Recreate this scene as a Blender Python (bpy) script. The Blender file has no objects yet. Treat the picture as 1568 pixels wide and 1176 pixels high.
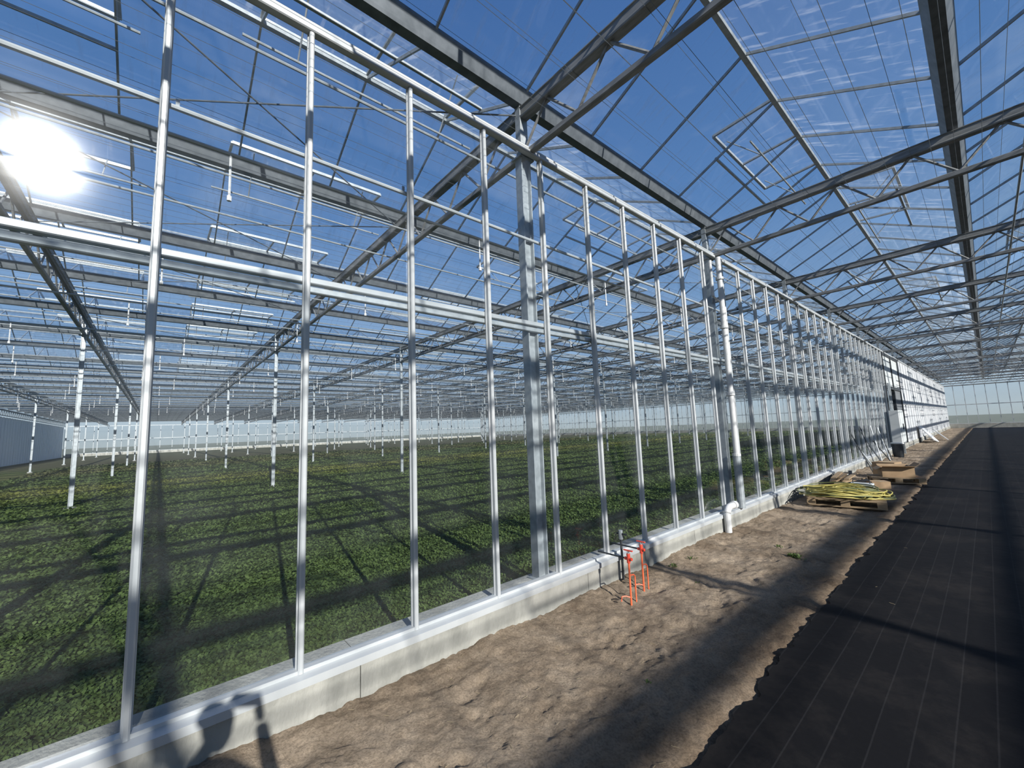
import bpy, math, random
import numpy as np
from mathutils import Vector, Matrix, noise
random.seed(7); rng=np.random.default_rng(7)
scene=bpy.context.scene
try:
    scene.view_settings.view_transform='Standard'
except Exception: pass

# ------------------------------------------------------------ materials
def newmat(name):
    m=bpy.data.materials.new(name); m.use_nodes=True
    nt=m.node_tree
    for n in list(nt.nodes): nt.nodes.remove(n)
    out=nt.nodes.new('ShaderNodeOutputMaterial')
    return m,nt,out
def N(nt,t,**kw):
    n=nt.nodes.new(t)
    for k,v in kw.items():
        if k.startswith('i_'):
            n.inputs[k[2:].replace('_',' ')].default_value=v
        else: setattr(n,k,v)
    return n
def ramp(nt,fac,stops):
    r=nt.nodes.new('ShaderNodeValToRGB')
    e=r.color_ramp.elements
    while len(e)<len(stops): e.new(0.5)
    for i,(p,c) in enumerate(stops):
        e[i].position=p; e[i].color=(c[0],c[1],c[2],1)
    nt.links.new(fac,r.inputs[0]); return r
def pmat(name,c1,c2=None,rough=.5,metal=0,scale=5,bump=0,bscale=40,stretch=(1,1,1),spec=.5,detail=5):
    m,nt,out=newmat(name)
    b=nt.nodes.new('ShaderNodeBsdfPrincipled')
    b.inputs['Roughness'].default_value=rough; b.inputs['Metallic'].default_value=metal
    b.inputs['Specular IOR Level'].default_value=spec
    tc=nt.nodes.new('ShaderNodeTexCoord'); mp=nt.nodes.new('ShaderNodeMapping')
    mp.inputs['Scale'].default_value=stretch
    nt.links.new(tc.outputs['Object'],mp.inputs[0])
    n=N(nt,'ShaderNodeTexNoise',i_Scale=scale,i_Detail=detail)
    nt.links.new(mp.outputs[0],n.inputs['Vector'])
    r=ramp(nt,n.outputs[0],[(.3,c1),(.7,c2 or c1)])
    nt.links.new(r.outputs[0],b.inputs['Base Color'])
    if bump:
        n2=N(nt,'ShaderNodeTexNoise',i_Scale=bscale,i_Detail=6)
        nt.links.new(mp.outputs[0],n2.inputs['Vector'])
        bp=N(nt,'ShaderNodeBump',i_Strength=bump,i_Distance=.02)
        nt.links.new(n2.outputs[0],bp.inputs['Height']); nt.links.new(bp.outputs[0],b.inputs['Normal'])
    nt.links.new(b.outputs[0],out.inputs[0])
    return m
def glassmat(name,base,edge,rough,dirt_glint,stretch,dirt_glint_col=(.8,.85,.9),dscale=3,lo=.55,hi=.8,tint=(.95,.97,.98),dmin=.2):
    m,nt,out=newmat(name)
    tr=N(nt,'ShaderNodeBsdfTransparent'); tr.inputs[0].default_value=(*tint,1)
    gl=N(nt,'ShaderNodeBsdfGlossy'); gl.inputs['Roughness'].default_value=rough; gl.inputs['Color'].default_value=(1,1,1,1)
    lw=N(nt,'ShaderNodeLayerWeight'); lw.inputs['Blend'].default_value=.5
    p=N(nt,'ShaderNodeMath',operation='POWER'); p.inputs[1].default_value=5
    nt.links.new(lw.outputs['Facing'],p.inputs[0])
    ma=N(nt,'ShaderNodeMath',operation='MULTIPLY_ADD'); ma.inputs[1].default_value=edge; ma.inputs[2].default_value=base
    nt.links.new(p.outputs[0],ma.inputs[0])
    mx=N(nt,'ShaderNodeMixShader'); nt.links.new(ma.outputs[0],mx.inputs[0])
    nt.links.new(tr.outputs[0],mx.inputs[1]); nt.links.new(gl.outputs[0],mx.inputs[2])
    # dust / condensation streaks; on the roof also pale reflections painted into the colour
    tc=N(nt,'ShaderNodeTexCoord'); mp=N(nt,'ShaderNodeMapping'); mp.inputs['Scale'].default_value=stretch
    nt.links.new(tc.outputs['Object'],mp.inputs[0])
    n=N(nt,'ShaderNodeTexNoise',i_Scale=dscale,i_Detail=7); nt.links.new(mp.outputs[0],n.inputs['Vector'])
    mr=N(nt,'ShaderNodeMapRange'); mr.inputs[1].default_value=lo; mr.inputs[2].default_value=hi; mr.inputs[3].default_value=dirt_glint*dmin; mr.inputs[4].default_value=dirt_glint
    nt.links.new(n.outputs[0],mr.inputs[0])
    df=N(nt,'ShaderNodeBsdfDiffuse'); df.inputs[0].default_value=(*dirt_glint_col,1)
    tl=N(nt,'ShaderNodeBsdfTranslucent'); tl.inputs[0].default_value=(*dirt_glint_col,1)
    ad=N(nt,'ShaderNodeMixShader'); ad.inputs[0].default_value=.5
    nt.links.new(df.outputs[0],ad.inputs[1]); nt.links.new(tl.outputs[0],ad.inputs[2])
    m2=N(nt,'ShaderNodeMixShader'); nt.links.new(mr.outputs[0],m2.inputs[0])
    nt.links.new(mx.outputs[0],m2.inputs[1]); nt.links.new(ad.outputs[0],m2.inputs[2])
    nt.links.new(m2.outputs[0],out.inputs[0])
    return m

M_alu=pmat('white_aluminium',(.36,.38,.39),(.46,.48,.49),rough=.42,metal=.2,scale=3,stretch=(1,1,.3))
M_galv=pmat('galvanised_steel',(.24,.265,.28),(.35,.38,.40),rough=.5,metal=.3,scale=14)
M_chord=pmat('weathered_truss_steel',(.14,.145,.145),(.26,.265,.265),rough=.55,metal=.3,scale=9,stretch=(.6,3,3),detail=8)
M_galvd=pmat('gutter_steel',(.10,.115,.13),(.17,.19,.21),rough=.5,metal=.4,scale=8)
M_conc=pmat('concrete',(.20,.20,.18),(.37,.365,.33),rough=.92,scale=2.6,bump=.5,bscale=30,stretch=(1,1.5,.6),detail=9)
M_white=pmat('white_panel',(.42,.44,.46),(.54,.55,.56),rough=.6,scale=1.2)
M_pvc=pmat('white_pvc',(.48,.49,.49),(.56,.56,.56),rough=.35)
M_grey=pmat('grey_cladding',(.66,.68,.68),(.82,.83,.82),rough=.7,scale=2,stretch=(3,1,.2))
M_greyd=pmat('door_grey',(.10,.11,.12),(.15,.16,.17),rough=.7,scale=2)
M_box=pmat('cabinet_grey',(.46,.49,.49),(.54,.56,.56),rough=.45,scale=2)
M_card=pmat('cardboard',(.26,.175,.10),(.33,.225,.13),rough=.9,scale=6)
M_wood=pmat('pallet_wood',(.22,.15,.085),(.34,.25,.15),rough=.85,scale=10,stretch=(1,8,8))
M_hose=pmat('yellow_hose',(.30,.26,.06),(.42,.36,.10),rough=.5,scale=4)
M_hose2=pmat('green_hose',(.08,.11,.04),(.15,.15,.06),rough=.5,scale=4)
M_orange=pmat('orange_paint',(.60,.10,.04),(.7,.15,.06),rough=.45,scale=10)
M_red=pmat('red_valve',(.5,.05,.03),(.6,.07,.04),rough=.4)
M_dark=pmat('dark_steel',(.03,.035,.04),(.06,.065,.07),rough=.5,metal=.3)
M_glassW=glassmat('wall_glass',.05,.72,.058,.045,(1,1,.25),dscale=2.5,lo=.4,hi=.8,dmin=.4)
M_glassR=glassmat('roof_glass',.05,.7,.05,.30,(.8,4.5,1),dscale=2.4,lo=.56,hi=.74,dmin=.10)
M_outside=pmat('outside_grass',(.10,.115,.085),(.14,.15,.11),rough=1,scale=.3)
M_cloth=pmat('dark_jacket',(.02,.025,.04),(.035,.04,.06),rough=.9)
M_skin=pmat('skin',(.55,.33,.24),(.6,.38,.28),rough=.5)
M_hair=pmat('brown_hair',(.05,.03,.02),(.09,.05,.03),rough=.7,scale=40)
M_straw=pmat('straw',(.24,.19,.11),(.34,.28,.17),rough=.9,scale=10)

# sand
def sandmat():
    m,nt,out=newmat('sand_soil')
    b=N(nt,'ShaderNodeBsdfPrincipled'); b.inputs['Roughness'].default_value=.95; b.inputs['Specular IOR Level'].default_value=.1
    tc=N(nt,'ShaderNodeTexCoord')
    n=N(nt,'ShaderNodeTexNoise',i_Scale=1.3,i_Detail=12,i_Roughness=.72); nt.links.new(tc.outputs['Object'],n.inputs['Vector'])
    r=ramp(nt,n.outputs[0],[(.34,(.135,.10,.070)),(.5,(.25,.195,.140)),(.66,(.36,.29,.215))])
    n3=N(nt,'ShaderNodeTexNoise',i_Scale=70,i_Detail=4); nt.links.new(tc.outputs['Object'],n3.inputs['Vector'])
    r3=ramp(nt,n3.outputs[0],[(.36,(.5,.5,.5)),(.56,(1,1,1))])
    mx=N(nt,'ShaderNodeMix',data_type='RGBA',blend_type='MULTIPLY'); mx.inputs[0].default_value=.55
    nt.links.new(r.outputs[0],mx.inputs[6]); nt.links.new(r3.outputs[0],mx.inputs[7])
    # darker strip toward the cloth edge
    sx=N(nt,'ShaderNodeSeparateXYZ'); nt.links.new(tc.outputs['Object'],sx.inputs[0])
    ad=N(nt,'ShaderNodeMath',operation='MULTIPLY_ADD'); ad.inputs[1].default_value=.5; nt.links.new(n.outputs[0],ad.inputs[0]); nt.links.new(sx.outputs[0],ad.inputs[2])
    mr=N(nt,'ShaderNodeMapRange'); mr.inputs[1].default_value=-1.45; mr.inputs[2].default_value=-1.1; nt.links.new(ad.outputs[0],mr.inputs[0])
    r4=ramp(nt,mr.outputs[0],[(0,(1,1,1)),(1,(.62,.60,.58))])
    m4=N(nt,'ShaderNodeMix',data_type='RGBA',blend_type='MULTIPLY'); m4.inputs[0].default_value=1
    nt.links.new(mx.outputs[2],m4.inputs[6]); nt.links.new(r4.outputs[0],m4.inputs[7])
    nt.links.new(m4.outputs[2],b.inputs['Base Color'])
    n2=N(nt,'ShaderNodeTexNoise',i_Scale=20,i_Detail=10,i_Roughness=.7); nt.links.new(tc.outputs['Object'],n2.inputs['Vector'])
    bp=N(nt,'ShaderNodeBump',i_Strength=.75,i_Distance=.03); nt.links.new(n2.outputs[0],bp.inputs['Height'])
    nt.links.new(bp.outputs[0],b.inputs['Normal']); nt.links.new(b.outputs[0],out.inputs[0])
    return m
M_sand=sandmat()
def matmat():
    m,nt,out=newmat('black_ground_cloth')
    b=N(nt,'ShaderNodeBsdfPrincipled'); b.inputs['Roughness'].default_value=.7; b.inputs['Specular IOR Level'].default_value=.08
    tc=N(nt,'ShaderNodeTexCoord')
    br=N(nt,'ShaderNodeTexBrick',i_Scale=1.0); br.offset=0
    br.inputs['Color1'].default_value=(.0065,.0065,.0073,1); br.inputs['Color2'].default_value=(.0080,.0080,.0088,1); br.inputs['Mortar'].default_value=(.015,.015,.016,1)
    br.inputs['Mortar Size'].default_value=.004; br.inputs['Brick Width'].default_value=.15; br.inputs['Row Height'].default_value=30
    nt.links.new(tc.outputs['Object'],br.inputs['Vector'])
    n=N(nt,'ShaderNodeTexNoise',i_Scale=1.1,i_Detail=12,i_Roughness=.78); nt.links.new(tc.outputs['Object'],n.inputs['Vector'])
    r=ramp(nt,n.outputs[0],[(.48,(0,0,0)),(.85,(.020,.017,.014))])
    ad=N(nt,'ShaderNodeMix',data_type='RGBA',blend_type='ADD'); ad.inputs[0].default_value=1
    nt.links.new(br.outputs[0],ad.inputs[6]); nt.links.new(r.outputs[0],ad.inputs[7])
    nt.links.new(ad.outputs[2],b.inputs['Base Color'])
    ch=N(nt,'ShaderNodeTexChecker',i_Scale=260.0); nt.links.new(tc.outputs['Object'],ch.inputs['Vector'])
    n5=N(nt,'ShaderNodeTexNoise',i_Scale=9,i_Detail=6); nt.links.new(tc.outputs['Object'],n5.inputs['Vector'])
    am=N(nt,'ShaderNodeMath',operation='MULTIPLY_ADD'); am.inputs[1].default_value=.15; nt.links.new(ch.outputs['Fac'],am.inputs[0]); nt.links.new(n5.outputs[0],am.inputs[2])
    bp=N(nt,'ShaderNodeBump',i_Strength=.5,i_Distance=.01); nt.links.new(am.outputs[0],bp.inputs['Height']); nt.links.new(bp.outputs[0],b.inputs['Normal'])
    nt.links.new(b.outputs[0],out.inputs[0]); return m
M_mat=matmat()
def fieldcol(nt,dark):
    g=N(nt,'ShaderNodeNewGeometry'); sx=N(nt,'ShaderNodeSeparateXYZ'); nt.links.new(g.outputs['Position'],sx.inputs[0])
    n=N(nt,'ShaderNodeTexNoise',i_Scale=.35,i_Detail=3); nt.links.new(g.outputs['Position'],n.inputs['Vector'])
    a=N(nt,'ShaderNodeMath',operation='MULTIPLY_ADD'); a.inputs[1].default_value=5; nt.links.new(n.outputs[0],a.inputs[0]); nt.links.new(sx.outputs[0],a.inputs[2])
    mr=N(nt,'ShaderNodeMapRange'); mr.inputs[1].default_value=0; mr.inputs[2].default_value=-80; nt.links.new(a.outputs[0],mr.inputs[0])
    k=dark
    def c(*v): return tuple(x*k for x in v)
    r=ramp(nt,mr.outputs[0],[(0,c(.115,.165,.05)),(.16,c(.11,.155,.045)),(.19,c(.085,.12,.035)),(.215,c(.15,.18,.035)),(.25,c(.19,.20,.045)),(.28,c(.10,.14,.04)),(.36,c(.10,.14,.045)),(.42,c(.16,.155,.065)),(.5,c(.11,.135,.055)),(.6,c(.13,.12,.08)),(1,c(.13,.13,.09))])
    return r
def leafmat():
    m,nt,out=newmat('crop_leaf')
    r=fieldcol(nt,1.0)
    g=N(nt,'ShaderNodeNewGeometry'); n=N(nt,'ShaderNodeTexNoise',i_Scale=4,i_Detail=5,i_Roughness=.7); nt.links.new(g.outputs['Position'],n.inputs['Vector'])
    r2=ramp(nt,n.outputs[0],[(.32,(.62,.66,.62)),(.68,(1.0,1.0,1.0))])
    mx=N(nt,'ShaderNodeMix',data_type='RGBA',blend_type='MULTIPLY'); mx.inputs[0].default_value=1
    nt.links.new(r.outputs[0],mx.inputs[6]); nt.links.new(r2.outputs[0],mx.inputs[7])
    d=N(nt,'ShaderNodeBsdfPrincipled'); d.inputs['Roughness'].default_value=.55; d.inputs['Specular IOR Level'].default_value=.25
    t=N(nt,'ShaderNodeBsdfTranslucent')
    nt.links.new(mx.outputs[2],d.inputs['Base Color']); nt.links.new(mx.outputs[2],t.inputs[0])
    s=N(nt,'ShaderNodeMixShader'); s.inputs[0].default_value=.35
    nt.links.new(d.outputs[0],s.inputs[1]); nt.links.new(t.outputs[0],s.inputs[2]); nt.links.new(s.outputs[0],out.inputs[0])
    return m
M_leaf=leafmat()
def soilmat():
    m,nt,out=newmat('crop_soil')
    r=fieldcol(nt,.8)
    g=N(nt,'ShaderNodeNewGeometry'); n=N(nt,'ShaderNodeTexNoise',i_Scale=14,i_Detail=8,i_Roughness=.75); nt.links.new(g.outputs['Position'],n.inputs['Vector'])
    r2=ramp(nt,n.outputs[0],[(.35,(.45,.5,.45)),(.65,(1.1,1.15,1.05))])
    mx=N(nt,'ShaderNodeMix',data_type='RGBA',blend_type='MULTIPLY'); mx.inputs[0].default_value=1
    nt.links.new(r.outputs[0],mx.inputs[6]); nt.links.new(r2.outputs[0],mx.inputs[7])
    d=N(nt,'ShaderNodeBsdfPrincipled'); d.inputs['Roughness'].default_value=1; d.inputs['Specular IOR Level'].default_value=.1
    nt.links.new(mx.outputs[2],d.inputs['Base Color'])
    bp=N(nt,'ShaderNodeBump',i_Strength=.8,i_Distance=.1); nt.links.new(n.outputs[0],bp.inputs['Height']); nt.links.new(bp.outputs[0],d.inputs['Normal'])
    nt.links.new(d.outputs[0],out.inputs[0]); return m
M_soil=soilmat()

# ------------------------------------------------------------ mesh builder
class MB:
    def __init__(s): s.v=[];s.f=[];s.m=[]; s.mats=[]
    def mi(s,mat):
        if mat not in s.mats: s.mats.append(mat)
        return s.mats.index(mat)
    def add(s,vs,fs,mat):
        o=len(s.v); s.v.extend([tuple(p) for p in vs]); k=s.mi(mat)
        for f in fs: s.f.append([i+o for i in f]); s.m.append(k)
    def box(s,x0,x1,y0,y1,z0,z1,mat):
        vs=[(x,y,z) for x in (x0,x1) for y in (y0,y1) for z in (z0,z1)]
        s.add(vs,[(0,1,3,2),(4,6,7,5),(0,4,5,1),(2,3,7,6),(0,2,6,4),(1,5,7,3)],mat)
    def beam(s,p0,p1,w,h,mat,up=(0,0,1)):
        p0=Vector(p0);p1=Vector(p1);d=(p1-p0).normalized();u=Vector(up)
        if abs(d.dot(u))>.99: u=Vector((0,1,0))
        r=d.cross(u).normalized();u=r.cross(d)
        vs=[p+r*(a*w/2)+u*(b*h/2) for p in (p0,p1) for a,b in ((-1,-1),(1,-1),(1,1),(-1,1))]
        s.add(vs,[(3,2,1,0),(4,5,6,7),(0,1,5,4),(1,2,6,5),(2,3,7,6),(3,0,4,7)],mat)
    def rod(s,p0,p1,r,mat,n=6,r1=None):
        p0=Vector(p0);p1=Vector(p1);d=(p1-p0).normalized();u=Vector((0,0,1))
        if abs(d.dot(u))>.99: u=Vector((0,1,0))
        a=d.cross(u).normalized();b=a.cross(d); r1=r if r1 is None else r1
        vs=[p+(a*math.cos(2*math.pi*i/n)+b*math.sin(2*math.pi*i/n))*q for p,q in ((p0,r),(p1,r1)) for i in range(n)]
        fs=[(i,(i+1)%n,n+(i+1)%n,n+i) for i in range(n)]+[tuple(range(n))[::-1],tuple(range(n,2*n))]
        s.add(vs,fs,mat)
    def tube(s,pts,r,mat,n=6):
        pts=[Vector(p) for p in pts]; vs=[]
        for i,p in enumerate(pts):
            d=(pts[min(i+1,len(pts)-1)]-pts[max(i-1,0)]).normalized(); u=Vector((0,0,1))
            if abs(d.dot(u))>.95: u=Vector((1,0,0))
            a=d.cross(u).normalized();b=a.cross(d)
            vs+= [p+(a*math.cos(2*math.pi*k/n)+b*math.sin(2*math.pi*k/n))*r for k in range(n)]
        fs=[(j*n+i,j*n+(i+1)%n,(j+1)*n+(i+1)%n,(j+1)*n+i) for j in range(len(pts)-1) for i in range(n)]
        fs+=[tuple(range(n))[::-1],tuple(range((len(pts)-1)*n,len(pts)*n))]
        s.add(vs,fs,mat)
    def prof(s,poly,axis,a0,a1,mat):
        def P(u,v,a): return (u,v,a) if axis=='z' else ((u,a,v) if axis=='y' else (a,u,v))
        n=len(poly); vs=[P(u,v,a) for a in (a0,a1) for u,v in poly]
        fs=[(i,(i+1)%n,n+(i+1)%n,n+i) for i in range(n)]+[tuple(range(n))[::-1],tuple(range(n,2*n))]
        s.add(vs,fs,mat)
    def mesh(s,name,smooth=False):
        me=bpy.data.meshes.new(name); me.from_pydata(s.v,[],s.f)
        for m in s.mats: me.materials.append(m)
        me.polygons.foreach_set('material_index',s.m)
        if smooth: me.polygons.foreach_set('use_smooth',[True]*len(s.f))
        me.update(); return me
    def obj(s,name,loc=(0,0,0),smooth=False,parent=None):
        return put(s.mesh(name,smooth),name,loc,parent)
def put(me,name,loc=(0,0,0),parent=None):
    o=bpy.data.objects.new(name,me); o.location=loc; scene.collection.objects.link(o)
    if parent: o.parent=parent
    return o
def empty(name,loc=(0,0,0)):
    o=bpy.data.objects.new(name,None); o.location=loc; scene.collection.objects.link(o); return o

# ------------------------------------------------------------ layout constants
B=4.65; Y0=2.98; NB=14
YN=Y0-3*B; YF=Y0+NB*B            # -10.97 .. 68.08
GX=-3.1; SP=3.2
XL=GX-28*SP; XR=GX+4*SP          # -92.7 .. 9.7
ZG=5.5; ZR=6.27; ZTOP=4.77; ZS=.283
MS=.797; MY0=-.06
WEND=25.5; DEND=30.6
YI0=YN+.12; YI1=YF-.12

# ground ------------------------------------------------------
b=MB(); b.box(-400,300,-300,400,-.5,-.12,M_outside); b.obj('ground_outside')

# sand strip
ys=[];y=-7.0
while y<YF:
    ys.append(y); y+= .018 if y<6 else (.018+ (y-6)*.012)
ys.append(YF)
xs=np.linspace(-3.0,-.8,110)
foot=[(random.uniform(-2.75,-1.35),random.uniform(-.5,9),random.uniform(-.5,.5)+random.choice((0,3.14))) for _ in range(75)]
def sandh(x,y):
    p=Vector((x,y,0))
    h=.035*noise.fractal(p*1.1,1,2,3)+.018*noise.fractal(p*5.0+Vector((9,3,0)),.8,2,4)
    q=p*9+Vector((noise.noise(p*4)*1.5,noise.noise(p*4+Vector((7,0,0)))*1.5,2))
    h-= .008*max(0,1-abs(noise.noise(q))*4)
    h+= .008*noise.noise(p*24)
    if y<9.5:
        for fx,fy,fa in foot:
            dx=x-fx;dy=y-fy
            if abs(dx)<.3 and abs(dy)<.3:
                a=dx*math.cos(fa)-dy*math.sin(fa); c=dx*math.sin(fa)+dy*math.cos(fa)
                d=(a/(.05+.012*math.sin(c*22)))**2+(c/.14)**2
                if d<1.6: h-= .014*(1 if d<.7 else max(0,(1.6-d)/.9))*(1+.35*math.sin(c*190))
    h+= .05*max(0,1-(x+2.93)/.35)*(.4+noise.noise(Vector((0,y*1.2,3))))
    t=(x+1.3)/.2
    if t>0: h-= .06*min(1,t)
    return h
vs=[(x,yy,sandh(x,yy)) for yy in ys for x in xs]; fs=[]
nx=len(xs)
for j in range(len(ys)-1):
    for i in range(nx-1):
        a=j*nx+i; fs.append((a,a+1,a+nx+1,a+nx))
me=bpy.data.meshes.new('sand_path'); me.from_pydata(vs,[],fs); me.materials.append(M_sand)
me.polygons.foreach_set('use_smooth',[True]*len(fs)); put(me,'ground_sand_path')

# black ground cloth
vs=[];fs=[];yy=-10.9;rows=[]
while yy<YF:
    rows.append(yy); yy+=.03 if yy<8 else .03+(yy-8)*.02
rows.append(YF)
for yy in rows:
    e=-1.2+.06*noise.fractal(Vector((2.0,yy*2.8,0)),.7,2,5)+.04*noise.noise(Vector((0,yy*.6,0)))
    for k,x in enumerate((e,e+.12,e+.5,-.3,.3,1.5,5,9.6)):
        z=.008+.012*noise.noise(Vector((x*2,yy*1.6,5))) - (.01 if k==0 else 0)
        vs.append((x,yy,z))
for j in range(len(rows)-1):
    for i in range(7):
        a=j*8+i; fs.append((a,a+1,a+9,a+8))
me=bpy.data.meshes.new('cloth'); me.from_pydata(vs,[],fs); me.materials.append(M_mat)
me.polygons.foreach_set('use_smooth',[True]*len(fs)); put(me,'floor_ground_cloth')

# crop soil
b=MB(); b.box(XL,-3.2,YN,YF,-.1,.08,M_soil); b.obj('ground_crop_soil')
# crop plants : one mass
NP=170000
r=np.exp(rng.uniform(math.log(3.2),math.log(60),NP)); th=rng.uniform(math.radians(3),math.radians(112),NP)
px=-r*np.sin(th); py=r*np.cos(th)
ok=(px<-3.33)&(py>YN+.4)&(px>-46)&(py<YF-.5)&~((px<-19.8)&(py<-5.5)); px=px[ok];py=py[ok];r=r[ok]
nL=6; P=len(px)
sc=.0285*(r/4)**.66
px=np.repeat(px,nL);py=np.repeat(py,nL);s=np.repeat(sc,nL)
hum=.5+.5*np.sin(px*2.1+1.3*np.sin(py*1.7))*np.sin(py*2.4+1.1*np.sin(px*1.9))
hb=np.repeat(rng.uniform(.3,1.0,P),nL)
n=len(px); az=rng.uniform(0,2*np.pi,n); el=rng.uniform(.0,1.0,n); ln=s*rng.uniform(.7,1.4,n); wd=ln*.34
dx=np.cos(az)*np.cos(el);dy=np.sin(az)*np.cos(el);dz=np.sin(el)
qx=-np.sin(az);qy=np.cos(az)
bx=px+rng.normal(0,1,n)*s*1.0;by=py+rng.normal(0,1,n)*s*1.0;bz=.08+hb*np.minimum(s*1.8,.10)*(.75+.3*hum)
bx=np.minimum(bx,-3.32)
V=np.zeros((n,4,3))
V[:,0]=np.stack([bx,by,bz],1)
mx_=bx+dx*ln*.55;my_=by+dy*ln*.55;mz=bz+dz*ln*.55
V[:,1]=np.stack([mx_+qx*wd,my_+qy*wd,mz],1)
V[:,2]=np.stack([bx+dx*ln,by+dy*ln,bz+dz*ln*.75],1)
V[:,3]=np.stack([mx_-qx*wd,my_-qy*wd,mz],1)
V[:,:,0]=np.minimum(V[:,:,0],-3.27)
me=bpy.data.meshes.new('crop'); me.vertices.add(4*n); me.vertices.foreach_set('co',V.reshape(-1))
me.loops.add(4*n); me.loops.foreach_set('vertex_index',np.arange(4*n,dtype=np.int32))
me.polygons.add(n); me.polygons.foreach_set('loop_start',np.arange(0,4*n,4,dtype=np.int32))
try: me.polygons.foreach_set('loop_total',np.full(n,4,dtype=np.int32))
except Exception: pass
me.update(calc_edges=True); me.materials.append(M_leaf); put(me,'crop_plants')

b=MB(); b.box(-27,-20,-9.5,-5.8,.08,.16,M_white); b.obj('fleece_cover')

# concrete kerb with segments ---------------------------------
b=MB(); yk=-10.9
while yk<YF:
    L=min(2.4,YF-yk)
    b.prof([(-3.27,-.1),(-2.93,-.1),(-2.93,ZS-.035),(-2.945,ZS-.02),(-3.255,ZS-.02),(-3.27,ZS-.035)],'y',yk,yk+L-.006,M_conc)
    yk+=L
b.obj('baseboard_concrete_kerb')
b=MB()
b.prof([(-2.915,ZS-.06),(-2.91,ZS-.06),(-2.91,ZS-.012),(-2.97,ZS),(-2.97,ZS+.022),(-3.03,ZS+.022),(-3.03,ZS-.02),(-2.92,ZS-.02)],'y',-10.9,WEND,M_alu)
b.obj('trim_sill')

# glazed wall -------------------------------------------------
def chamf(w,h,c,cx=0,cy=0):
    return [(cx-w/2+c,cy-h/2),(cx+w/2-c,cy-h/2),(cx+w/2,cy-h/2+c),(cx+w/2,cy+h/2-c),(cx+w/2-c,cy+h/2),(cx-w/2+c,cy+h/2),(cx-w/2,cy+h/2-c),(cx-w/2,cy-h/2+c)]
b=MB(); k=-13
while MY0+k*MS<WEND:
    y=MY0+k*MS
    b.prof(chamf(.05,.034,.008,-2.985,y),'z',ZS,ZTOP-.03,M_alu)
    b.prof(chamf(.02,.046,.004,-3.012,y),'z',ZS,ZTOP-.03,M_alu)
    k+=1
b.obj('window_wall_mullions')
b=MB(); b.add([(-3.012,YN,ZS),(-3.012,WEND,ZS),(-3.012,WEND,ZTOP),(-3.012,YN,ZTOP)],[(0,1,2,3)],M_glassW); b.obj('window_wall_glass')
b=MB()
b.prof(chamf(.07,.05,.008,-2.985,ZTOP),'y',YN,YF,M_alu)
b.prof(chamf(.03,.03,.004,-2.985,ZTOP+.055),'y',YN,YF,M_alu)
b.prof(chamf(.06,.05,.008,-3.06,ZTOP+.07),'y',YN,YF,M_galv)
b.obj('trim_top_rail')
b=MB(); b.prof(chamf(.06,.045,.006,-3.055,2.855),'y',YN,WEND,M_alu); b.prof(chamf(.05,.045,.006,-3.055,2.79),'y',YN,WEND,M_galv); b.obj('trim_mid_rail')
b=MB(); b.rod((-3.06,YN,3.8),(-3.06,WEND,3.8),.017,M_alu,8)
for k in range(-7,17): b.beam((-3.06,k*1.5,3.8),(-3.06,k*1.5,3.86),.01,.02,M_galv)
b.obj('wall_heating_pipe')

# steel columns -----------------------------------------------
def colmesh(z0,foot,mat=M_galv,q=1.0):
    b=MB()
    b.prof([(u*q,v*q) for u,v in [(-.05,-.07),(.05,-.07),(.05,-.055),(.012,-.05),(.012,.05),(.05,.055),(.05,.07),(-.05,.07),(-.05,.055),(-.03,.05),(-.03,-.05),(-.05,-.055)]],'z',z0,4.76,mat)
    b.box(-.08,.08,-.1,.1,4.745,4.765,mat)
    b.box(-.04,.04,-.055,.055,4.76,5.42,mat)
    if foot:
        b.prof(chamf(.24,.24,.05),'z',z0-.1,z0+.05,M_conc); b.box(-.08,.08,-.09,.09,z0+.05,z0+.065,mat)
    else: b.box(-.075,.075,-.11,.11,z0,z0+.012,mat)
    return b.mesh('column')
cw=colmesh(ZS-.02,False); cf=colmesh(.1,True,q=.7)
for n_ in range(-3,NB):
    put(cw,'steel_wall_column',(GX-.01,Y0+n_*B,0))
for kx in range(1,7):
    for n_ in range(-2,NB):
        put(cf,'steel_field_column',(GX-kx*4*SP,Y0+n_*B,0))
for n_ in range(-2,NB): put(cf,'steel_field_column',(9.35,Y0+n_*B,-.1))

# trusses -----------------------------------------------------
b=MB()
b.prof([(-.05,5.235),(.05,5.235),(.055,5.25),(.055,5.26),(.045,5.27),(.045,5.345),(.055,5.355),(.055,5.365),(-.055,5.365),(-.055,5.355),(-.045,5.345),(-.045,5.27),(-.055,5.26),(-.055,5.25)],'x',XL,XR,M_chord)
b.prof(chamf(.07,.07,.01,0,4.80),'x',XL,XR,M_chord)
x=XL; i=0
while x<XR-.01:
    b.rod((x,0,4.82),(x+.4,0,5.26),.016,M_chord,6); b.rod((x+.4,0,5.26),(x+.8,0,4.82),.016,M_chord,6); x+=.8
tm=b.mesh('truss')
for n_ in range(-3,NB+1): put(tm,'roof_truss',(0,Y0+n_*B,0))

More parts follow.
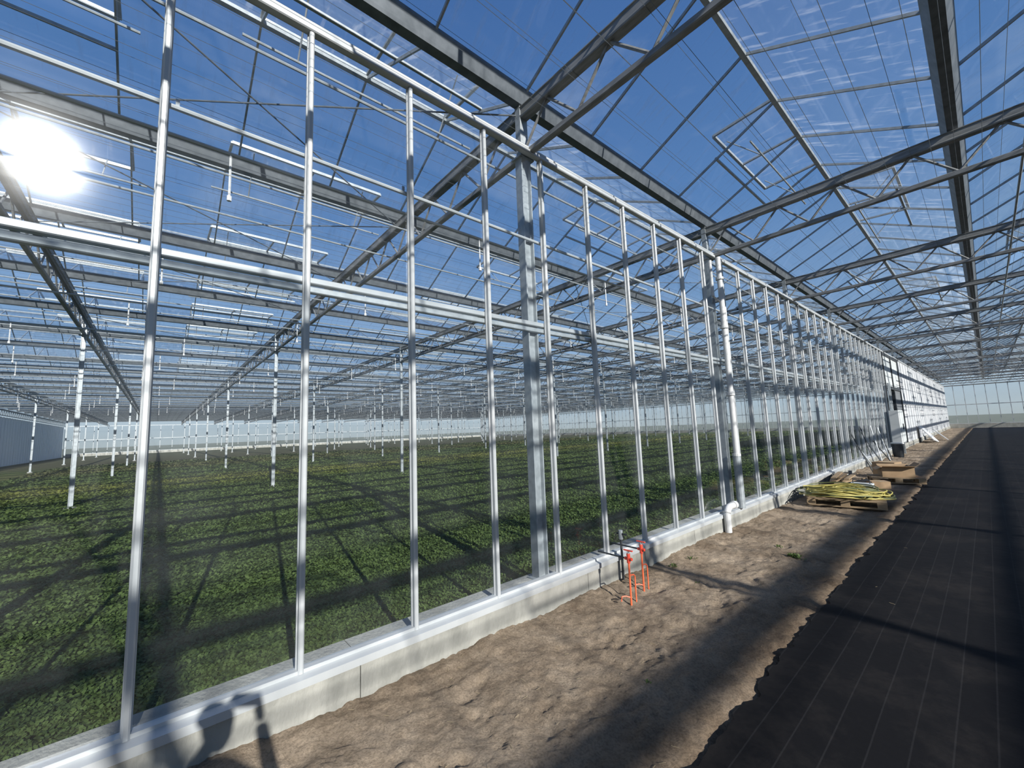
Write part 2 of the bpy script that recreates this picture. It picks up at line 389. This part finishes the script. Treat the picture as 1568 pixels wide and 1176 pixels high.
# gutters, ridges ---------------------------------------------
NS=28
b=MB()
b.prof([(-.05,-.13),(.05,-.13),(.065,-.1),(.11,0),(.11,.03),(.085,.03),(.05,-.06),(-.05,-.06),(-.085,.03),(-.11,.03),(-.11,0),(-.065,-.1)],'y',YN,YF,M_galvd)
gm=b.mesh('gutter')
for k in range(-NS,5):
    put(gm,'roof_gutter',(GX+k*SP,0,ZG+.02))
b=MB()
b.prof([(-.03,-.03),(.03,-.03),(.04,.0),(.012,.03),(-.012,.03),(-.04,0)],'y',YN,YF,M_galv)
rm=b.mesh('ridge')
for k in range(-NS,4): put(rm,'roof_ridge_beam',(GX+(k+.5)*SP,0,ZR))
b=MB(); bars=int(round((YF-YN)/(B/4)))
for k in range(-NS,4):
    g0=GX+k*SP; rx=g0+SP/2; g1=g0+SP
    for j in range(bars+1):
        y=YN+j*B/4
        b.beam((g0+.09,y,ZG+.03),(rx,y,ZR),.02,.034,M_galv); b.beam((g1-.09,y,ZG+.03),(rx,y,ZR),.02,.034,M_galv)
b.obj('roof_glazing_bars')
# vents + roof glass
vl=[];b=MB()
def ventrows(off):
    r=[];y=off-9.3
    while y<YF-3:
        if y>YN: r.append(y)
        y+=9.3
    return r
ventL=ventrows(Y0+2.5*B/4+.02); ventR=ventrows(Y0+6.5*B/4)
VL=2*B/4; VH=.86
for k in range(-NS,4):
    g0=GX+k*SP; rx=g0+SP/2; g1=g0+SP
    for side,gx,rows_ in ((-1,g0+.09,ventL),(1,g1-.09,ventR)):
        use=rows_ if k>-10 else []
        y=YN; t=VH/(SP/2)
        for v in use:
            v=YN+round((v-YN)/(B/4))*B/4
            b.add([(gx,y,ZG+.05),(gx,v,ZG+.05),(rx,v,ZR+.02),(rx,y,ZR+.02)],[(0,1,2,3)],M_glassR)
            mxp=rx+side*VH; mzp=ZR+.02-(ZR-ZG)*t
            b.add([(gx,v,ZG+.05),(gx,v+VL,ZG+.05),(mxp,v+VL,mzp),(mxp,v,mzp)],[(0,1,2,3)],M_glassR)
            b.beam((mxp,v,mzp),(mxp,v+VL,mzp),.03,.03,M_galv)
            vl.append((side,rx,v,k)); y=v+VL
        b.add([(gx,y,ZG+.05),(gx,YF,ZG+.05),(rx,YF,ZR+.02),(rx,y,ZR+.02)],[(0,1,2,3)],M_glassR)
b.obj('ceiling_roof_glass')
def ventmesh(side):
    b=MB(); o=side*VH; dz=-.04
    b.beam((0,0,.03),(o,0,dz),.035,.035,M_galv); b.beam((0,VL,.03),(o,VL,dz),.035,.035,M_galv)
    b.beam((0,VL/2,.03),(o,VL/2,dz),.03,.03,M_galv)
    b.beam((0,0,.03),(0,VL,.03),.03,.03,M_galv); b.beam((o,0,dz),(o,VL,dz),.04,.045,M_galv)
    b.add([(0,0,.035),(0,VL,.035),(o,VL,dz+.005),(o,0,dz+.005)],[(0,1,2,3)],M_glassR)
    for yy in (.3,VL-.3): b.rod((o*.9,yy,dz),(o*.35,yy,-.55),.009,M_galv)
    b.rod((o*.35,-.2,-.55),(o*.35,VL+.2,-.55),.014,M_galv)
    return b.mesh('vent')
vm={-1:ventmesh(-1),1:ventmesh(1)}
for side,rx,v,k in vl: put(vm[side],'roof_vent_window',(rx,v,ZR+.02))

for nm,yy in (('front',YN),('back',YF)):
    b=MB()
    for k in range(-NS,4):
        g0=GX+k*SP
        b.add([(g0,yy,4.77),(g0+SP,yy,4.77),(g0+SP,yy,ZG),(g0+SP/2,yy,ZR),(g0,yy,ZG)],[(0,1,2,3,4)],M_glassR)
    b.obj('window_gable_'+nm)

# sprinkler / pipes under roof --------------------------------
b=MB(); b2=MB()
for k in range(-14,4):
    for off in (.55,1.6,2.65):
        x=GX+k*SP+off
        if -3.1<x<-0.0: continue
        z=4.98 if off!=1.6 else 4.62
        b.rod((x,YI0,z),(x,YI1,z),.014 if off!=1.6 else .018,M_alu if off==1.6 else M_galv,6)
        if off==1.6 and x<-3:
            y=YN+1.1+ (k%3)*.5
            while y<YF-.5:
                b.rod((x,y,z),(x,y,z-.45),.011,M_pvc,5); b.rod((x,y,z-.45),(x,y,z-.5),.022,M_pvc,6); y+=3.1
b.obj('overhead_irrigation_pipes')
for k in range(-10,4):
    for j in range(8):
        x=GX+k*SP+.2+j*.4
        b2.rod((x,YI0,4.87),(x,YI1,4.87),.0022,M_galvd,4)
        if k>-4: b2.rod((x+.2,YI0,5.23),(x+.2,YI1,5.23),.002,M_galvd,4)
b2.obj('screen_wires')
b=MB()
for k in (-8,-6,-5,-3,-2,-1):
    for n_ in (-1,1,4,7):
        x=GX+k*SP; b.rod((x,Y0+n_*B,5.3),(x+SP,Y0+(n_+1)*B,5.3),.009,M_galvd); b.rod((x+SP,Y0+n_*B,5.3),(x,Y0+(n_+1)*B,5.3),.009,M_galvd)
b.obj('roof_bracing_rods')
b=MB()
for n_ in range(-2,NB):
    y=Y0+n_*B+.14
    b.rod((XL,y,4.93),(GX-.1,y,4.93),.035,M_dark,8)
b.obj('rolled_shade_screens')

# perimeter walls ---------------------------------------------
def glasswall(nm,ax,pos,a0,a1,step):
    b=MB(); a=a0
    while a<=a1+.01:
        if ax=='x': b.box(pos-.03,pos+.03,a-.025,a+.025,.5,ZTOP,M_alu)
        else: b.box(a-.025,a+.025,pos-.03,pos+.03,.5,ZTOP,M_alu)
        a+=step
    for z in (.5,2.6,ZTOP):
        if ax=='x': b.box(pos-.035,pos+.035,a0,a1,z-.04,z+.04,M_alu)
        else: b.box(a0,a1,pos-.035,pos+.035,z-.04,z+.04,M_alu)
    if ax=='x':
        b.add([(pos,a0,.5),(pos,a1,.5),(pos,a1,ZTOP),(pos,a0,ZTOP)],[(0,1,2,3)],M_glassW); b.box(pos-.1,pos+.1,a0,a1,-.1,.48,M_conc)
    else:
        b.add([(a0,pos,.5),(a1,pos,.5),(a1,pos,ZTOP),(a0,pos,ZTOP)],[(0,1,2,3)],M_glassW); b.box(a0,a1,pos-.1,pos+.1,-.1,.48,M_conc)
    b.obj(nm)
glasswall('wall_back','y',YF+.1,XL,XR,.8)
glasswall('wall_left','x',XL-.05,YN,YF,1.6)
glasswall('wall_right','x',XR+.05,YN,YF,1.6)
b=MB(); x=XL
while x<-3.4:
    b.box(x,x+.7,YN-.2,YN-.12,0,4.7,M_grey); b.box(x+.7,x+1.0,YN-.16,YN-.1,0,4.7,M_grey); x+=1.0
b.obj('wall_front')

# door section, cabinets, white wall --------------------------
b=MB()
for y in (WEND+.05,WEND+2.5,DEND-.15): b.box(-3.08,-2.93,y-.08,y+.08,.27,ZTOP-.04,M_dark)
b.box(-3.06,-2.94,WEND,DEND-.1,3.0,3.15,M_dark); b.box(-3.06,-2.94,WEND,DEND-.1,4.6,4.72,M_dark)
b.box(-3.03,-2.97,WEND+.1,DEND-.2,3.15,4.6,M_box)
b.box(-3.03,-2.98,WEND+2.5,DEND-.2,.28,3.0,M_greyd)
for z in (.9,1.9): b.box(-2.98,-2.96,WEND+2.6,DEND-.2,z,z+.06,M_dark)
b.obj('door_sliding')
cab=empty('electrical_cabinet',(-2.7,25.1,0))
b=MB(); b.prof(chamf(.34,1.3,.02),'z',.55,1.95,M_box)
b.obj('housing',parent=cab)
b=MB(); b.box(.17,.185,-.6,-.02,.6,1.9,M_box); b.box(.17,.185,.02,.6,.6,1.9,M_box); b.box(.185,.21,-.08,-.05,1.1,1.35,M_dark); b.box(.185,.21,.05,.08,1.1,1.35,M_dark); b.box(-.12,.12,-.5,-.42,0,.56,M_galv); b.box(-.12,.12,.42,.5,0,.56,M_galv)
for y in (-.3,0,.3): b.rod((-.1,y,1.95),(-.1,y,3.2),.02,M_galv)
b.obj('doors_and_legs',parent=cab)
b=MB(); y=DEND+.02
b.box(-3.06,-2.98,DEND,YF,ZS-.02,ZTOP-.04,M_white)
while y<YF:
    b.box(-2.98,-2.95,y,y+.06,ZS-.02,ZTOP-.04,M_white); y+=1.16
b.box(-2.98,-2.94,DEND,YF,2.3,2.38,M_white)
b.obj('wall_white_partition')

# downpipe & elbow at second column ---------------------------
yc=Y0+B
b=MB(); b.rod((-2.9,yc-.05,1.15),(-2.9,yc-.05,4.72),.045,M_pvc,14); b.rod((-2.9,yc-.05,.28),(-2.9,yc-.05,1.15),.062,M_galv,14)
for z in (1.15,2.2,3.4,4.3): b.rod((-2.9,yc-.05,z),(-2.9,yc-.05,z+.04),.066,M_pvc,14)
b.rod((-2.93,yc-.33,3.95),(-2.93,yc-.33,4.6),.028,M_pvc,10); b.rod((-2.93,yc-.33,3.95),(-2.93,yc-.05,3.9),.016,M_pvc,8)
b.obj('drain_downpipe',smooth=False)
b=MB(); pts=[(-2.86,yc-.75,-.02),(-2.86,yc-.75,.26)]+[(-2.86,yc-.75+.13*(1-math.cos(t)),.26+.13*math.sin(t)) for t in np.linspace(.2,math.pi/2,7)]+[(-2.86,yc-.45,.39)]
b.tube(pts,.05,M_pvc,14); b.rod((-2.86,yc-.5,.39),(-2.86,yc-.42,.39),.062,M_pvc,14)
b.obj('pipe_elbow',smooth=False)

# orange stand-pipes ------------------------------------------
def standpipe(x,y,h):
    e=empty('orange_standpipe',(x,y,0)); b=MB()
    b.rod((0,0,-.05),(0,0,h),.010,M_orange,8); b.rod((.0,.09,-.05),(0,.09,h*.55),.007,M_orange,8)
    b.tube([(0,.09,h*.55),(0,.07,h*.6),(0,0,h*.62)],.007,M_orange,8)
    b.tube([(0,0,h*.12),(-.03,-.04,h*.16),(-.05,-.08,h*.16),(-.05,-.09,h*.06)],.006,M_orange,8)
    b.obj('stake',parent=e)
    b=MB(); b.rod((0,0,h-.04),(0,0,h+.05),.018,M_red,10); b.rod((-.04,0,h),(.04,0,h),.015,M_red,10)
    b.rod((0,0,h+.05),(0,0,h+.075),.011,M_galv,8); b.beam((-.05,0,h+.08),(.05,0,h+.08),.018,.01,M_red)
    b.rod((-.04,0,h),(-.42,.06,h-.02),.009,M_dark,8)
    b.obj('valve',parent=e)
standpipe(-2.5,3.62,.42); standpipe(-2.58,3.98,.42)
b=MB(); b.rod((-2.88,4.05,.02),(-2.88,4.05,.55),.014,M_dark,8); b.rod((-2.88,4.05,.46),(-2.88,4.05,.56),.024,M_galv,8); b.rod((-2.93,4.05,.52),(-2.8,4.05,.52),.012,M_dark,8); b.obj('water_tap')

# hose pile on a pallet ---------------------------------------
def pallet(name,x,y,rot,w=1.2,d=.8):
    b=MB()
    for i in range(3): b.box(-w/2,w/2,-d/2+i*(d-.1)/2,-d/2+i*(d-.1)/2+.1,0,.022,M_wood)
    for i in range(3):
        for j in range(3): b.box(-w/2+j*(w-.14)/2,-w/2+j*(w-.14)/2+.14,-d/2+i*(d-.1)/2,-d/2+i*(d-.1)/2+.1,.022,.1,M_wood)
    for j in range(3): b.box(-w/2+j*(w-.14)/2,-w/2+j*(w-.14)/2+.14,-d/2,d/2,.1,.12,M_wood)
    for i in range(7): 
        x0=-d/2+i*(d-.09)/6; b.box(-w/2,w/2,x0,x0+.09,.12,.142,M_wood)
    o=b.obj(name,(x,y,.03)); o.rotation_euler=(0,0,rot); return o
pallet('wooden_pallet',-2.05,10.6,.15,1.2,1.2)
b=MB()
for i in range(44):
    a0=random.uniform(0,6.28); cx=random.gauss(0,.08); cy=random.gauss(0,.14); rx_=random.uniform(.35,.68); ry_=random.uniform(.22,.55)
    z0=.20+.0045*i*random.uniform(.3,1); tilt=random.uniform(-.03,.03); pts=[]
    for t in range(41):
        a=a0+t/40*2*math.pi*1.04
        pts.append((cx+rx_*math.cos(a)*(1+.04*math.sin(3*a+i)),cy+ry_*math.sin(a)*(1+.07*math.sin(2*a+i)),max(.165,z0+tilt*math.cos(a)*1.2+.012*math.sin(4*a+i*1.7)-.06*abs(math.cos(a)))))
    b.tube(pts,.0115,M_hose if i%4 else M_hose2,7)
b.obj('coiled_hoses',(-2.08,10.55,.02),smooth=True)
def carton(x,y,z,w,d,h,rot,opened=True):
    b=MB(); t=.008
    b.box(-w/2,w/2,-d/2,d/2,0,t,M_card)
    for s in (-1,1):
        b.box(s*w/2-t/2,s*w/2+t/2,-d/2,d/2,0,h,M_card); b.box(-w/2,w/2,s*d/2-t/2,s*d/2+t/2,0,h,M_card)
        if opened:
            b.beam((s*w/2,0,h),(s*(w/2+.12),0,h+.10 if s>0 else h-.06),d,.006,M_card); b.beam((0,s*d/2,h),(0,s*(d/2+.13),h+.04),w,.006,M_card)
    if not opened:
        b.box(-w/2-.004,w/2+.004,-d/2-.004,d/2+.004,h-.004,h+.004,M_card); b.box(-.03,.03,-d/2-.006,d/2+.006,h+.004,h+.006,M_straw)
    o=b.obj('cardboard_box',(x,y,z)); o.rotation_euler=(0,0,rot)
carton(-1.72,14.55,.175,.62,.5,.24,.3); carton(-2.05,15.9,.02,.5,.5,.4,-.2,False); carton(-1.9,13.2,.02,.35,.3,.16,.5,False)
pallet('wooden_pallet',-1.75,14.55,.3,1.0,.8)
b=MB()
for i in range(9):
    x=-2.55+random.uniform(-.15,.15); y=13.4+random.uniform(-.3,.3)
    b.beam((x,y-.7,.05+.03*i),(x+random.uniform(-.3,.3),y+.7,.05+.03*i),.1,.025,M_wood)
b.obj('timber_offcuts')
b=MB(); b.box(-.2,.2,-.15,.15,0,.2,M_box); b.rod((-.15,0,.2),(-.15,0,.27),.01,M_dark); b.rod((.15,0,.2),(.15,0,.27),.01,M_dark); b.rod((-.15,0,.27),(.15,0,.27),.012,M_dark); b.box(-.205,.205,-.155,.155,.14,.16,M_dark)
b.obj('tool_box',(-2.05,12.2,.03))
b=MB()
for i in range(9):
    y=16.5+i*.65+random.uniform(-.2,.2)
    b.rod((-2.45-random.uniform(0,.2),y,.0),(-2.9,y+random.uniform(-.5,.5),random.uniform(.7,1.5)),.018,M_galv if i%2 else M_dark)
b.obj('leaning_pipes')
b=MB(); b.beam((-2.2,36,.05),(-2.85,36.2,1.0),1.6,.04,M_white,up=(1,0,.6)); b.beam((-1.9,39,.05),(-2.4,39.2,.6),1.2,.04,M_white,up=(1,0,.6)); b.obj('leaning_white_panels')
b=MB(); b.rod((-2.6,23.4,.0),(-2.6,23.4,.55),.16,M_dark,16,.2); b.rod((-2.6,23.4,.55),(-2.6,23.4,.6),.21,M_box,16); b.obj('refuse_bin')

# straw, weeds ------------------------------------------------
b=MB()
for i in range(260):
    y=-1+abs(random.gauss(0,5)); x=random.uniform(-2.88,-1.25) if i%30 else random.uniform(-1.2,.2); z=sandh(x,y)+.006 if x<-1.25 else .02
    a=random.uniform(0,3.14); l=random.uniform(.01,.045)
    b.rod((x,y,z),(x+math.cos(a)*l,y+math.sin(a)*l,z+random.uniform(-.002,.006)),.001,M_straw,4)
b.obj('straw_litter')
b=MB()
def weed(x,y,n,s):
    z=sandh(x,y)
    for i in range(n):
        a=random.uniform(0,6.28); e=random.uniform(.2,1.2); l=s*random.uniform(.6,1.3)
        d=Vector((math.cos(a)*math.cos(e),math.sin(a)*math.cos(e),math.sin(e))); q=Vector((-math.sin(a),math.cos(a),0))*l*.22
        p=Vector((x+random.gauss(0,s*.5),y+random.gauss(0,s*.5),z))
        b.add([p,p+d*l*.6+q,p+d*l-Vector((0,0,l*.15)),p+d*l*.6-q],[(0,1,2,3)],M_leaf)
weed(-1.78,6.2,40,.07); weed(-2.1,6.6,12,.05); weed(-2.75,4.9,18,.05); weed(-2.7,5.3,16,.05); weed(-1.7,2.6,6,.03); weed(-2.3,4.6,8,.03)
b.obj('weed_plants')

# photographer (his shadow falls on kerb and sand) -------------
pe=empty('photographer',(0,0,0))
import bmesh
F=Vector((-.755,.655,0)); S=Vector((.655,.755,0)); O=Vector((.30,-.24,0))
def W(f,s,z): return tuple(O+F*f+S*s+Vector((0,0,z)))
def skinned(name,vv,ed,rad,mat,lv=2):
    me=bpy.data.meshes.new(name); me.from_pydata(vv,ed,[]); me.materials.append(mat)
    bm=bmesh.new(); bm.from_mesh(me); lay=bm.verts.layers.skin.verify()
    for v,rr in zip(bm.verts,rad): v[lay].radius=(rr,rr)
    bm.verts.ensure_lookup_table(); bm.verts[0][lay].use_root=True
    bm.to_mesh(me); bm.free()
    o=put(me,name,parent=pe); m=o.modifiers.new('skin','SKIN'); m.use_smooth_shade=True
    s_=o.modifiers.new('sub','SUBSURF'); s_.levels=lv; s_.render_levels=lv
try:
    skinned('body',[W(0,0,.98),W(0,0,1.15),W(0,0,1.38),W(0,0,1.52),W(.01,0,1.6),
      W(0,.19,1.49),W(.1,.30,1.27),W(.22,.11,1.66), W(0,-.19,1.49),W(.1,-.30,1.27),W(.22,-.11,1.66),
      W(0,.1,.9),W(.02,.12,.52),W(0,.13,.1),W(.13,.14,.06), W(0,-.1,.9),W(.02,-.12,.52),W(0,-.13,.1),W(.13,-.14,.06)],
      [(0,1),(1,2),(2,3),(3,4),(3,5),(5,6),(6,7),(3,8),(8,9),(9,10),(0,11),(11,12),(12,13),(13,14),(0,15),(15,16),(16,17),(17,18)],
      [.14,.14,.16,.11,.06,.075,.052,.034,.075,.052,.034,.1,.065,.05,.045,.1,.065,.05,.045],M_cloth)
    skinned('head',[W(.01,0,1.62),W(.02,0,1.70),W(.02,0,1.79),W(.01,0,1.85),W(.11,0,1.735)],[(0,1),(1,2),(2,3),(1,4)],[.055,.08,.095,.07,.014],M_skin)
    skinned('hair',[W(-.03,0,1.78),W(-.02,0,1.85),W(.03,0,1.885)],[(0,1),(1,2)],[.085,.09,.06],M_hair)
    for sgn in (-1,1):
        skinned('hand',[W(.22,sgn*.11,1.66),W(.24,sgn*.10,1.70),W(.235,sgn*.09,1.735),W(.26,sgn*.085,1.75),W(.26,sgn*.075,1.775),W(.25,sgn*.08,1.69),W(.235,sgn*.06,1.715)],
            [(0,1),(1,2),(2,3),(3,4),(1,5),(5,6)],[.03,.03,.022,.011,.009,.012,.009],M_skin)
except Exception as ex: print('person',ex)
b=MB(); b.box(-.078,.078,-.004,.004,-.037,.037,M_dark); ph=b.obj('phone',tuple(O+F*.27+Vector((0,0,1.75))),parent=pe); ph.rotation_euler=(0,0,math.atan2(S.y,S.x))

# ------------------------------------------------------------ light
sd=Vector((.986,-.167,.481)).normalized()
sl=bpy.data.lights.new('sun','SUN'); sl.energy=9.0; sl.angle=.0093; sl.color=(1,.96,.90)
so=bpy.data.objects.new('sun',sl); scene.collection.objects.link(so); so.rotation_euler=sd.to_track_quat('Z','Y').to_euler(); so.location=(20,-3,15)
w=bpy.data.worlds.new('sky'); scene.world=w; w.use_nodes=True; nt=w.node_tree
for n_ in list(nt.nodes): nt.nodes.remove(n_)
out=nt.nodes.new('ShaderNodeOutputWorld'); bg=nt.nodes.new('ShaderNodeBackground')
tc=nt.nodes.new('ShaderNodeTexCoord'); sx=nt.nodes.new('ShaderNodeSeparateXYZ'); nt.links.new(tc.outputs['Generated'],sx.inputs[0])
r=ramp(nt,sx.outputs[2],[(0,(.44,.51,.54)),(.05,(.45,.57,.67)),(.2,(.26,.43,.69)),(.45,(.11,.245,.52)),(.8,(.055,.145,.38))])
mp=nt.nodes.new('ShaderNodeMapping'); mp.inputs['Scale'].default_value=(1.2,3,5); mp.inputs['Rotation'].default_value=(0,0,.6)
nt.links.new(tc.outputs['Generated'],mp.inputs[0])
cn=N(nt,'ShaderNodeTexNoise',i_Scale=1.4,i_Detail=8,i_Roughness=.6); nt.links.new(mp.outputs[0],cn.inputs['Vector'])
cr=ramp(nt,cn.outputs[0],[(.57,(0,0,0)),(.85,(.25,.25,.25))])
mx=N(nt,'ShaderNodeMix',data_type='RGBA'); nt.links.new(cr.outputs[0],mx.inputs[0]); nt.links.new(r.outputs[0],mx.inputs[6]); mx.inputs[7].default_value=(.7,.76,.82,1)
nt.links.new(mx.outputs[2],bg.inputs[0]); bg.inputs[1].default_value=1.0; nt.links.new(bg.outputs[0],out.inputs[0])

# ------------------------------------------------------------ camera
f=625.0; y3=Vector((728,42,625)).normalized(); u3=Vector((-208,-5588,625)); u3=(u3-y3*u3.dot(y3)).normalized(); x3=y3.cross(u3)
cx=Vector((x3.x,y3.x,u3.x)); cup=-Vector((x3.y,y3.y,u3.y)); cb=-Vector((x3.z,y3.z,u3.z))
cd=bpy.data.cameras.new('camera'); cd.sensor_width=36; cd.lens=f/1568*36; cd.clip_start=.03; cd.clip_end=1500
co=bpy.data.objects.new('camera',cd); scene.collection.objects.link(co)
Mx=Matrix((cx,cup,cb)).transposed().to_4x4(); Mx.translation=Vector((0,0,1.75)); co.matrix_world=Mx
scene.camera=co
